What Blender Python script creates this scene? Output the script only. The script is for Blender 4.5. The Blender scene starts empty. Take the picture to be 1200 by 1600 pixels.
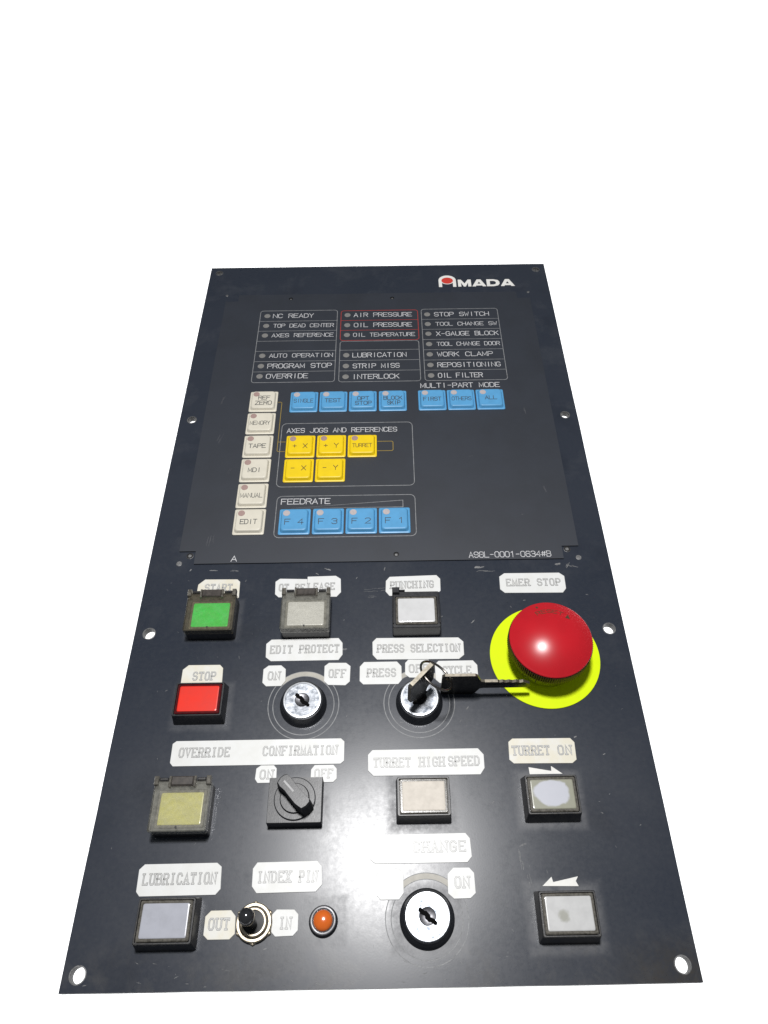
import bpy, bmesh, math, random
from mathutils import Matrix, Vector
random.seed(7)
R = math.radians
MM = 0.001
scene = bpy.context.scene

# ------------------------------------------------------------------ camera
CAM_LOC = Vector((0.00623, -0.02410, 0.37062))
cam_data = bpy.data.cameras.new("camera")
cam_data.sensor_fit = 'VERTICAL'
cam_data.sensor_height = 36.0
cam_data.lens = 1165.1 / 1600 * 36.0
cam_data.shift_x = -13.2 / 1600
cam_data.shift_y = -8.1 / 1600
cam_data.clip_start = 0.005
cam_data.clip_end = 60
cam = bpy.data.objects.new("camera", cam_data)
scene.collection.objects.link(cam)

def rodrigues(r):
    v = Vector(r)
    return Matrix.Rotation(v.length, 3, v.normalized()) if v.length > 1e-9 else Matrix.Identity(3)
_c, _s = math.cos(R(53)), math.sin(R(53))
_R = rodrigues((0.0078, -0.0045, -0.0149)) @ Matrix(((1, 0, 0), (0, -_s, -_c), (0, _c, -_s)))
_m = Matrix((_R[0], -Vector(_R[1]), -Vector(_R[2]))).transposed()
cam.matrix_world = Matrix.Translation(CAM_LOC) @ _m.to_4x4()
scene.camera = cam

# ------------------------------------------------------------------ light
scene.view_settings.view_transform = 'Standard'
scene.view_settings.look = 'None'
scene.view_settings.exposure = 0
scene.view_settings.gamma = 1
world = bpy.data.worlds.new("World")
scene.world = world
world.use_nodes = True
bg = world.node_tree.nodes['Background']
bg.inputs['Color'].default_value = (0.84, 0.92, 1.0, 1)
bg.inputs['Strength'].default_value = 0.14

def area(name, loc, size, power, target=None, shape='DISK', size_y=None, color=(1, 1, 1)):
    d = bpy.data.lights.new(name, 'AREA')
    d.shape = shape; d.size = size
    if size_y: d.size_y = size_y
    d.energy = power; d.color = color
    o = bpy.data.objects.new(name, d)
    scene.collection.objects.link(o)
    o.location = loc
    if target is not None:
        o.rotation_euler = (Vector(target) - Vector(loc)).to_track_quat('-Z', 'Y').to_euler()
    return o
area("ceiling_lamp", (-0.014, 0.212, 0.80), 0.10, 7.2, (-0.01, 0.2, 0), color=(1, 0.99, 0.985))
# added unseen lamps that wash out the white backdrop far below and behind the panel
for sx in (-1, 1):
    area("backdrop_lamp", (sx * 2.6, 2.0, -0.12), 3.0, 410, (sx * 2.6, 2.0, -0.9), 'RECTANGLE', 9.0)

# ------------------------------------------------------------------ materials
def lin(c):
    f = lambda v: v / 12.92 if v <= 0.04045 else ((v + 0.055) / 1.055) ** 2.4
    return tuple(f(v / 255) for v in c)

def mat(name, rgb, rough=0.4, metal=0.0, var=0.12, scale=300, bump=0.0, bscale=1500, rvar=0.1,
        coat=0.0, coat_r=0.1, rgb2=None, lo=0.4, hi=0.65, spec=0.5):
    """procedural principled material; rgb is the surface's own linear base colour"""
    m = bpy.data.materials.new(name); m.use_nodes = True
    nt = m.node_tree; N = nt.nodes; L = nt.links
    b = N['Principled BSDF']
    tc = N.new('ShaderNodeTexCoord'); oi = N.new('ShaderNodeObjectInfo')
    ad = N.new('ShaderNodeVectorMath'); ad.operation = 'ADD'
    L.new(tc.outputs['Object'], ad.inputs[0]); L.new(oi.outputs['Random'], ad.inputs[1])
    n = N.new('ShaderNodeTexNoise'); n.inputs['Scale'].default_value = scale; n.inputs['Detail'].default_value = 6
    n.inputs['Roughness'].default_value = 0.65
    L.new(ad.outputs[0], n.inputs['Vector'])
    mr = N.new('ShaderNodeMapRange'); mr.inputs['From Min'].default_value = lo; mr.inputs['From Max'].default_value = hi
    L.new(n.outputs['Fac'], mr.inputs['Value'])
    mx = N.new('ShaderNodeMix'); mx.data_type = 'RGBA'
    L.new(mr.outputs[0], mx.inputs['Factor'])
    mx.inputs['A'].default_value = (*rgb, 1)
    r2 = rgb2 if rgb2 else tuple(v * (1 - var) for v in rgb)
    mx.inputs['B'].default_value = (*r2, 1)
    L.new(mx.outputs['Result'], b.inputs['Base Color'])
    rr = N.new('ShaderNodeMapRange'); rr.inputs['To Min'].default_value = max(0.02, rough - rvar / 2)
    rr.inputs['To Max'].default_value = rough + rvar / 2
    L.new(n.outputs['Fac'], rr.inputs['Value']); L.new(rr.outputs[0], b.inputs['Roughness'])
    b.inputs['Metallic'].default_value = metal
    b.inputs['Specular IOR Level'].default_value = spec
    b.inputs['Coat Weight'].default_value = coat; b.inputs['Coat Roughness'].default_value = coat_r
    if bump > 0:
        n2 = N.new('ShaderNodeTexNoise'); n2.inputs['Scale'].default_value = bscale; n2.inputs['Detail'].default_value = 3
        L.new(ad.outputs[0], n2.inputs['Vector'])
        bp = N.new('ShaderNodeBump'); bp.inputs['Strength'].default_value = bump; bp.inputs['Distance'].default_value = 0.0002
        L.new(n2.outputs['Fac'], bp.inputs['Height']); L.new(bp.outputs[0], b.inputs['Normal'])
    return m

def clear_plastic(name, tint, gloss=0.18, rough=0.12, haze=0.25, haze_rgb=(0.2, 0.19, 0.15)):
    m = bpy.data.materials.new(name); m.use_nodes = True
    nt = m.node_tree; N = nt.nodes; L = nt.links
    N.remove(N['Principled BSDF']); out = N['Material Output']
    t = N.new('ShaderNodeBsdfTransparent'); t.inputs['Color'].default_value = (*tint, 1)
    d = N.new('ShaderNodeBsdfDiffuse'); d.inputs['Color'].default_value = (*haze_rgb, 1)
    g = N.new('ShaderNodeBsdfGlossy'); g.inputs['Roughness'].default_value = rough
    tc = N.new('ShaderNodeTexCoord'); n = N.new('ShaderNodeTexNoise'); n.inputs['Scale'].default_value = 450
    n.inputs['Detail'].default_value = 6
    L.new(tc.outputs['Object'], n.inputs['Vector'])
    mr = N.new('ShaderNodeMapRange'); mr.inputs['From Min'].default_value = 0.3; mr.inputs['From Max'].default_value = 0.75
    mr.inputs['To Min'].default_value = haze * 0.6; mr.inputs['To Max'].default_value = haze * 1.5
    L.new(n.outputs['Fac'], mr.inputs['Value'])
    m1 = N.new('ShaderNodeMixShader'); L.new(mr.outputs[0], m1.inputs['Fac'])
    L.new(t.outputs[0], m1.inputs[1]); L.new(d.outputs[0], m1.inputs[2])
    lw = N.new('ShaderNodeFresnel'); lw.inputs['IOR'].default_value = 1.49
    m2 = N.new('ShaderNodeMixShader'); L.new(lw.outputs[0], m2.inputs['Fac'])
    L.new(m1.outputs[0], m2.inputs[1]); L.new(g.outputs[0], m2.inputs[2])
    L.new(m2.outputs[0], out.inputs['Surface'])
    return m

def plate_material():
    """blue-black painted steel: soft sheen, dust rings round some buttons, rubbed and grimy patches"""
    m = bpy.data.materials.new("painted_steel"); m.use_nodes = True
    nt = m.node_tree; N = nt.nodes; L = nt.links; b = N['Principled BSDF']
    tc = N.new('ShaderNodeTexCoord'); sp = N.new('ShaderNodeSeparateXYZ'); L.new(tc.outputs['Object'], sp.inputs[0])
    def math_(op, a, bb=None, c=None, clamp=False):
        n = N.new('ShaderNodeMath'); n.operation = op; n.use_clamp = clamp
        for i, v in enumerate((a, bb, c)):
            if v is None: continue
            if isinstance(v, (int, float)): n.inputs[i].default_value = v
            else: L.new(v, n.inputs[i])
        return n.outputs[0]
    def noise(scale, detail=6, rough=0.6, lo=0.4, hi=0.65, dist=0.0):
        n = N.new('ShaderNodeTexNoise'); n.inputs['Scale'].default_value = scale; n.inputs['Detail'].default_value = detail
        n.inputs['Roughness'].default_value = rough; n.inputs['Distortion'].default_value = dist
        L.new(tc.outputs['Object'], n.inputs['Vector'])
        r = N.new('ShaderNodeMapRange'); r.inputs['From Min'].default_value = lo; r.inputs['From Max'].default_value = hi
        L.new(n.outputs['Fac'], r.inputs['Value']); return r.outputs[0]
    def ramp(v, a, bb, smooth=True):
        r = N.new('ShaderNodeMapRange'); r.interpolation_type = 'SMOOTHSTEP' if smooth else 'LINEAR'
        r.inputs['From Min'].default_value = a; r.inputs['From Max'].default_value = bb
        L.new(v, r.inputs['Value']); return r.outputs[0]
    def mixc(f, A, B):
        x = N.new('ShaderNodeMix'); x.data_type = 'RGBA'; L.new(f, x.inputs['Factor'])
        for k, v in (('A', A), ('B', B)):
            if isinstance(v, tuple): x.inputs[k].default_value = (*v, 1)
            else: L.new(v, x.inputs[k])
        return x.outputs['Result']
    big = noise(9, 3, 0.5, 0.35, 0.65)
    fine = noise(420, 8, 0.75, 0.35, 0.7)
    speck = noise(900, 3, 0.6, 0.69, 0.76)
    patch = noise(38, 8, 0.72, 0.5, 0.68, 0.4)
    col = mixc(big, (0.0200, 0.0255, 0.0385), (0.0260, 0.0312, 0.0440))
    col = mixc(math_('MULTIPLY', fine, 0.35), col, (0.032, 0.036, 0.045))
    # dust rings round buttons
    dust = None
    for cx, cy, k, w in ((81, 75, 1.0, 5), (81, 25, 0.9, 6), (20.3, 75, 0.9, 6), (-92, 174, .5, 4), (-25.2, 25, 0.45, 3.5), (-40, 75, .6, 4), (-92, 124, .5, 4), (20.3, 25.3, .8, 6)):
        hx, hy = (13.2, 10.5) if cx != -25.2 else (8.2, 8.2)
        dx = math_('SUBTRACT', math_('ABSOLUTE', math_('SUBTRACT', sp.outputs[0], cx * MM)), hx * MM)
        dy = math_('SUBTRACT', math_('ABSOLUTE', math_('SUBTRACT', sp.outputs[1], cy * MM)), hy * MM)
        d = math_('MAXIMUM', dx, dy)
        f = math_('SUBTRACT', 1.0, ramp(d, 0.0005, w * MM), clamp=True)
        f = math_('MULTIPLY', f, k)
        dust = f if dust is None else math_('MAXIMUM', dust, f)
    edge_noise = noise(160, 8, 0.8, 0.3, 0.62)
    dust = math_('MULTIPLY', dust, edge_noise)
    col = mixc(math_('MULTIPLY', dust, 0.55), col, (0.13, 0.13, 0.135))
    # rubbed lower edge and left lower corner
    low = math_('SUBTRACT', 1.0, ramp(sp.outputs[1], 0.004, 0.030), clamp=True)
    rub = math_('MULTIPLY', low, patch)
    col = mixc(math_('MULTIPLY', rub, 0.55), col, (0.085, 0.082, 0.078))
    col = mixc(math_('MULTIPLY', patch, 0.30), col, (0.070, 0.074, 0.083))
    blot = noise(22, 4, 0.55, 0.56, 0.70)
    col = mixc(math_('MULTIPLY', blot, 0.45), col, (0.013, 0.016, 0.024))
    # grime in the lower right corner
    gx = ramp(sp.outputs[0], 0.085, 0.13); gy = math_('SUBTRACT', 1.0, ramp(sp.outputs[1], 0.004, 0.022), clamp=True)
    col = mixc(math_('MULTIPLY', math_('MULTIPLY', gx, gy), math_('MULTIPLY', edge_noise, 0.8)), col, (0.045, 0.038, 0.028))
    col = mixc(math_('MULTIPLY', speck, 0.30), col, (0.14, 0.14, 0.14))
    dark = noise(700, 2, 0.5, 0.72, 0.78)
    col = mixc(math_('MULTIPLY', dark, 0.6), col, (0.006, 0.006, 0.007))
    L.new(col, b.inputs['Base Color'])
    ro = math_('ADD', 0.25, math_('MULTIPLY', big, 0.05))
    ro = math_('ADD', ro, math_('MULTIPLY', fine, 0.05)); ro = math_('ADD', ro, math_('MULTIPLY', dust, 0.15))
    ro = math_('SUBTRACT', ro, math_('MULTIPLY', patch, 0.05))
    L.new(ro, b.inputs['Roughness'])
    b.inputs['Specular IOR Level'].default_value = 0.42
    b.inputs['Coat Weight'].default_value = 0.0
    cr = math_('ADD', 0.22, math_('MULTIPLY', fine, 0.06)); cr = math_('ADD', cr, math_('MULTIPLY', patch, 0.05))
    L.new(cr, b.inputs['Coat Roughness'])
    n2 = N.new('ShaderNodeTexNoise'); n2.inputs['Scale'].default_value = 1300; n2.inputs['Detail'].default_value = 2
    L.new(tc.outputs['Object'], n2.inputs['Vector'])
    bp = N.new('ShaderNodeBump'); bp.inputs['Strength'].default_value = 0.02; bp.inputs['Distance'].default_value = 0.0002
    L.new(n2.outputs['Fac'], bp.inputs['Height']); L.new(bp.outputs[0], b.inputs['Normal'])
    return m

M = {}
M['plate'] = plate_material()
M['edge'] = mat("steel_edge", (0.06, 0.06, 0.06), 0.5, 0.6)
M['sheet'] = mat("keypad_sheet", (0.023, 0.027, 0.037), 0.52, 0, 0.2, 30, 0.08, 1800, 0.08, coat=0.3, coat_r=0.42)
M['slot_shade'] = mat('slot_shade_black', (0.004, 0.004, 0.004), 0.9, spec=0.1)  # black of the keyway: shade inside it put into the colour
M['worn'] = mat("worn_metal", (0.20, 0.20, 0.20), 0.5, 0.5, 0.6, 900)
M['hole_dark'] = mat("near_black", (0.012, 0.012, 0.013), 0.5, 0.2)  # dark screw heads; also painted shade under the keypad sheet's edge
M['screw'] = mat("screw_steel", (0.30, 0.30, 0.30), 0.5, 0.7, 0.6, 1500)
M['white_print'] = mat("white_print", (0.58, 0.58, 0.59), 0.6, 0, 0.3, 500)
M['line_print'] = mat("grey_line_print", (0.27, 0.275, 0.28), 0.6, 0, 0.35, 400)
M['red_print'] = mat("red_print", (0.36, 0.035, 0.03), 0.6, 0, 0.25, 500)
M['ochre_print'] = mat("ochre_print", (0.30, 0.21, 0.035), 0.6)
M['led'] = mat("status_lens", (0.21, 0.205, 0.195), 0.5, 0, 0.2, 900)
M['dot'] = mat("indicator_lens", (0.37, 0.25, 0.225), 0.5, 0, 0.15, 900)
M['dot_pale'] = mat("indicator_lens_pale", (0.47, 0.42, 0.42), 0.5, 0, 0.15, 900)
M['cream'] = mat("cream_rubber", (0.66, 0.62, 0.52), 0.42, 0, 0.06, 200, 0.05)
M['blue'] = mat("blue_rubber", (0.098, 0.335, 0.60), 0.38, 0, 0.10, 200, 0.05)
M['yellow'] = mat("yellow_rubber", (0.82, 0.58, 0.0065), 0.40, 0, 0.07, 200, 0.05)
M['ink'] = mat("key_ink", (0.055, 0.06, 0.065), 0.6)
M['ink_y'] = mat("key_ink_on_yellow", (0.10, 0.06, 0.02), 0.6)
M['tape'] = mat("white_label_plastic", (0.73, 0.735, 0.725), 0.42, 0, 0.10, 120, 0.04, rgb2=(0.69, 0.69, 0.665))
M['tape_old'] = mat("yellowed_label_plastic", (0.70, 0.66, 0.54), 0.42, 0, 0.10, 120, 0.04, rgb2=(0.72, 0.71, 0.66))
M['engr'] = mat("engraved_ink", (0.27, 0.27, 0.27), 0.38, 0, 0.35, 900)
M['engr_in'] = mat("engraved_inner", (0.60, 0.60, 0.58), 0.36, 0, 0.2, 900)
M['black'] = mat("black_plastic", (0.010, 0.011, 0.014), 0.36, 0, 0.4, 500, 0.06, rgb2=(0.022, 0.022, 0.024))
M['black_worn'] = mat("worn_black_plastic", (0.014, 0.014, 0.016), 0.38, 0, 0.4, 500, 0.10, rgb2=(0.05, 0.046, 0.040), lo=0.45, hi=0.72)
M['grey_knob'] = mat("lit_knob_plastic", (0.017, 0.018, 0.022), 0.36, 0, 0.3, 500, 0.10)
M['knob_side'] = mat("shaded_knob_plastic", (0.014, 0.015, 0.018), 0.42, 0, 0.3, 500)  # sides darker than the greyer tops: light and shade put into the colour
M['rim_clear'] = mat("dull_clear_rim", (0.15, 0.14, 0.12), 0.22, 0, 0.5, 700, 0.1, rgb2=(0.06, 0.055, 0.045))
M['lens_white'] = mat("milky_white_lens", (0.62, 0.62, 0.62), 0.3, 0, 0.10, 150, coat=0.3)
M['lens_blueish'] = mat("grey_white_lens", (0.42, 0.43, 0.48), 0.25, 0, 0.12, 150, coat=0.4)
M['lens_cream'] = mat("cream_white_lens", (0.60, 0.545, 0.47), 0.5, 0, 0.10, 300)
M['lens_green'] = mat("green_lens", (0.015, 0.75, 0.09), 0.3, 0, 0.12, 150, coat=0.4, rgb2=(0.05, 0.82, 0.18))
M['lens_red'] = mat("red_lens", (0.80, 0.028, 0.012), 0.3, 0, 0.10, 150, coat=0.4)
M['lens_amber'] = mat("straw_yellow_lens", (0.56, 0.54, 0.12), 0.35, 0, 0.12, 120, coat=0.3)
M['red_rim'] = mat("dark_red_clear_rim", (0.10, 0.006, 0.008), 0.2, 0, 0.5, 500)
M['chrome'] = mat("scuffed_chrome", (0.33, 0.345, 0.37), 0.36, 1.0, 0.5, 330, 0.35, 400, 0.2, rgb2=(0.075, 0.085, 0.10), lo=0.40, hi=0.66)
M['chrome_rim'] = mat("chrome_rim", (0.55, 0.57, 0.60), 0.34, 1.0, 0.3, 500, 0.1)
M['core'] = mat("lock_core", (0.16, 0.16, 0.17), 0.35, 1.0, 0.5, 900)
M['collar'] = mat("dark_collar", (0.025, 0.027, 0.032), 0.3, 0.3, 0.3, 500)
M['key'] = mat("shaded_key_metal", (0.075, 0.07, 0.06), 0.34, 1.0, 0.5, 350, 0.15, 900, 0.15, rgb2=(0.035, 0.033, 0.03))  # key faces darkened: their turn from the lamp is put into the colour
M['key_edge'] = mat('lit_key_edge', (0.26, 0.235, 0.19), 0.42, 0.8, 0.4, 500)  # paler edges: overhead light on them put into the colour
M['ring'] = mat("dark_ring_steel", (0.28, 0.26, 0.24), 0.3, 1.0, 0.4, 400)
M['brass'] = mat("dull_nickel", (0.66, 0.58, 0.45), 0.38, 0.9, 0.4, 400, rgb2=(0.30, 0.26, 0.20))
M['dark_chrome'] = mat("dark_lever_metal", (0.10, 0.10, 0.105), 0.16, 0.8, 0.3, 300)
M['fluoro'] = mat("fluorescent_yellow", (0.70, 0.88, 0.0), 0.5, 0, 0.05, 100, spec=0.15)
M['collar_yellow'] = mat('shaded_yellow_collar', (0.34, 0.40, 0.0), 0.5, 0, 0.3, 300)  # darkened to olive: shade under the red cap put into the colour
M['red'] = mat("red_mushroom_plastic", (0.50, 0.010, 0.018), 0.27, 0, 0.10, 60, 0, 900, 0.08, spec=0.5)
M['knurl'] = mat("dark_knurl", (0.06, 0.018, 0.014), 0.4, 0, 0.3, 900)
M['worn_ink'] = mat("worn_dark_ink", (0.10, 0.045, 0.02), 0.6, 0, 0.5, 1500)
M['orange'] = mat("orange_lamp_lens", (0.70, 0.14, 0.015), 0.18, 0, 0.1, 300, coat=0.8, coat_r=0.06)
M['pilot_rim'] = mat("grey_pilot_bezel", (0.085, 0.085, 0.09), 0.32, 0.4, 0.4, 700)
M['beige_arc'] = mat("beige_arc_print", (0.42, 0.40, 0.35), 0.5)
M['guard'] = clear_plastic("smoked_guard_plastic", (0.975, 0.97, 0.945), haze=0.12, haze_rgb=(0.66, 0.65, 0.58))
M['guard_dark'] = clear_plastic("smoked_guard_plastic_brown", (0.94, 0.92, 0.85), haze=0.085, haze_rgb=(0.42, 0.37, 0.28))
M['scuff'] = mat("scratch_bare", (0.22, 0.22, 0.22), 0.6, 0, 0.5, 900)
M['scuff_dim'] = mat('faint_scrape', (0.07, 0.072, 0.08), 0.5)
M['pointer'] = mat('worn_pointer_paint', (0.40, 0.40, 0.40), 0.5)
M['logo'] = mat("logo_white_print", (0.80, 0.79, 0.75), 0.5, 0, 0.06)
M['logo_red'] = mat("logo_red_print", (0.60, 0.045, 0.03), 0.5, 0, 0.06)

def lens_stain(name, base, stain, cx, cy, r0, r1, sx=1.0, sy=1.0, inside=True):
    m = mat(name, base, 0.3, 0, 0.12, 200, coat=0.3)
    nt = m.node_tree; N = nt.nodes; L = nt.links
    mix = [n for n in N if n.type == 'MIX'][0]
    b = N['Principled BSDF']; tc = [n for n in N if n.type == 'TEX_COORD'][0]
    mp = N.new('ShaderNodeMapping'); mp.inputs['Location'].default_value = (-cx * MM * sx, -cy * MM * sy, 0)
    mp.inputs['Scale'].default_value = (sx, sy, 0)
    L.new(tc.outputs['Object'], mp.inputs['Vector'])
    ln = N.new('ShaderNodeVectorMath'); ln.operation = 'LENGTH'; L.new(mp.outputs[0], ln.inputs[0])
    ns = N.new('ShaderNodeTexNoise'); ns.inputs['Scale'].default_value = 260; ns.inputs['Detail'].default_value = 4
    L.new(tc.outputs['Object'], ns.inputs['Vector'])
    ad = N.new('ShaderNodeMath'); ad.operation = 'MULTIPLY_ADD'; L.new(ns.outputs['Fac'], ad.inputs[0])
    ad.inputs[1].default_value = 0.0035; L.new(ln.outputs['Value'], ad.inputs[2])
    r = N.new('ShaderNodeMapRange'); r.interpolation_type = 'SMOOTHSTEP'
    r.inputs['From Min'].default_value = r0 * MM + .00175; r.inputs['From Max'].default_value = r1 * MM + .00175
    L.new(ad.outputs[0], r.inputs['Value'])
    m2 = N.new('ShaderNodeMix'); m2.data_type = 'RGBA'; L.new(r.outputs[0], m2.inputs['Factor'])
    m2.inputs['A'].default_value = (*stain, 1); L.new(mix.outputs['Result'], m2.inputs['B'])
    L.new(m2.outputs['Result'], b.inputs['Base Color'])
    return m
M['lens_ton'] = lens_stain("lens_with_pale_patch", (0.30, 0.30, 0.23), (0.50, 0.51, 0.56), -0.5, 0.6, 6.6, 8.0, 0.86, 1.25)
M['lens_br'] = lens_stain("lens_with_grey_stain", (0.55, 0.55, 0.545), (0.33, 0.33, 0.29), -2.6, -1.0, 1.2, 3.0)

# ------------------------------------------------------------------ mesh helpers (all in millimetres)
COL = scene.collection
def link(name, verts, faces, m, parent=None, loc=(0, 0, 0), smooth=None, fmats=None):
    me = bpy.data.meshes.new(name)
    me.from_pydata([tuple(c * MM for c in v) for v in verts], [], faces)
    mats = m if isinstance(m, (list, tuple)) else [m]
    for x in mats: me.materials.append(x)
    if fmats:
        for p, i in zip(me.polygons, fmats): p.material_index = i
    me.update()
    bm = bmesh.new(); bm.from_mesh(me); bmesh.ops.recalc_face_normals(bm, faces=bm.faces); bm.to_mesh(me); bm.free()
    if smooth:
        for p in me.polygons: p.use_smooth = True
        me.set_sharp_from_angle(angle=R(smooth))
    o = bpy.data.objects.new(name, me)
    COL.objects.link(o)
    o.parent = parent
    o.location = tuple(c * MM for c in loc)
    return o

def share(name, me, parent, loc, rotz=0):
    o = bpy.data.objects.new(name, me); COL.objects.link(o); o.parent = parent
    o.location = tuple(c * MM for c in loc); o.rotation_euler = (0, 0, rotz)
    return o

def rr(w, h, r, cx=0, cy=0, n=4):
    pts = []
    for (sx, sy, a0) in ((1, 1, 0), (-1, 1, 90), (-1, -1, 180), (1, -1, 270)):
        for k in range(n + 1):
            a = R(a0 + 90 * k / n)
            pts.append((cx + sx * (w / 2 - r) + r * math.cos(a), cy + sy * (h / 2 - r) + r * math.sin(a)))
    return pts

def circ(r, n=48, cx=0, cy=0, ph=0):
    return [(cx + r * math.cos(2 * math.pi * k / n + ph), cy + r * math.sin(2 * math.pi * k / n + ph)) for k in range(n)]

class Geo:
    def __init__(s): s.v = []; s.f = []; s.m = []
    def loft(s, loops, bottom=False, top=True, mi=0, tmi=None):
        n = len(loops[0][0]); base = len(s.v)
        for pts, z in loops: s.v += [(x, y, z) for x, y in pts]
        for a in range(len(loops) - 1):
            for k in range(n):
                k2 = (k + 1) % n
                s.f.append((base + a * n + k, base + a * n + k2, base + (a + 1) * n + k2, base + (a + 1) * n + k)); s.m.append(mi)
        if bottom: s.f.append(tuple(base + k for k in reversed(range(n)))); s.m.append(mi)
        if top: s.f.append(tuple(base + (len(loops) - 1) * n + k for k in range(n))); s.m.append(mi if tmi is None else tmi)
        return s
    def rev(s, prof, n=48, cx=0, cy=0, mi=0):
        """surface of revolution, profile of (r, z); r = 0 closes"""
        base = len(s.v); rows = []
        for r, z in prof:
            if r < 1e-6: rows.append([len(s.v)]); s.v.append((cx, cy, z))
            else:
                rows.append(list(range(len(s.v), len(s.v) + n))); s.v += [(x, y, z) for x, y in circ(r, n, cx, cy)]
        for a, b in zip(rows, rows[1:]):
            for k in range(n):
                k2 = (k + 1) % n
                if len(a) == 1: s.f.append((a[0], b[k], b[k2]))
                elif len(b) == 1: s.f.append((a[k], a[k2], b[0]))
                else: s.f.append((a[k], a[k2], b[k2], b[k]))
                s.m.append(mi)
        return s
    def box(s, x0, x1, y0, y1, z0, z1, c=0.15, mi=0):
        P = lambda d: [(x1 - d, y1 - d), (x0 + d, y1 - d), (x0 + d, y0 + d), (x1 - d, y0 + d)]
        return s.loft([(P(0), z0), (P(0), z1 - c), (P(c), z1)], bottom=True, mi=mi)
    def put(s, name, m, parent=None, loc=(0, 0, 0), smooth=None):
        return link(name, s.v, s.f, m, parent, loc, smooth, s.m)

def ribbon(g, pts, w, z, closed=False, fz=None):
    """flat mitred ribbon along a polyline"""
    n = len(pts); L_, R_ = [], []
    for i in range(n):
        p = Vector(pts[i])
        a = Vector(pts[i - 1]) if (i > 0 or closed) else None
        b = Vector(pts[(i + 1) % n]) if (i < n - 1 or closed) else None
        d1 = (p - a).normalized() if a is not None else None
        d2 = (b - p).normalized() if b is not None else None
        if d1 is None: d1 = d2; p = p - d1 * w / 2
        if d2 is None: d2 = d1; p = p + d1 * w / 2
        t = (d1 + d2)
        if t.length < 1e-4: t = d1.copy()
        t.normalize(); nn = Vector((-t.y, t.x)); c = max(0.5, nn.dot(Vector((-d1.y, d1.x))))
        o = nn * (w / 2 / c)
        L_.append(p + o); R_.append(p - o)
    base = len(g.v)
    Z = (lambda q: fz(q) + z) if fz else (lambda q: z)
    for a, b in zip(L_, R_): g.v += [(a.x, a.y, Z(a)), (b.x, b.y, Z(b))]
    m = n if closed else n - 1
    for i in range(m):
        j = (i + 1) % n
        g.f.append((base + 2 * i, base + 2 * i + 1, base + 2 * j + 1, base + 2 * j)); g.m.append(0)

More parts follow.
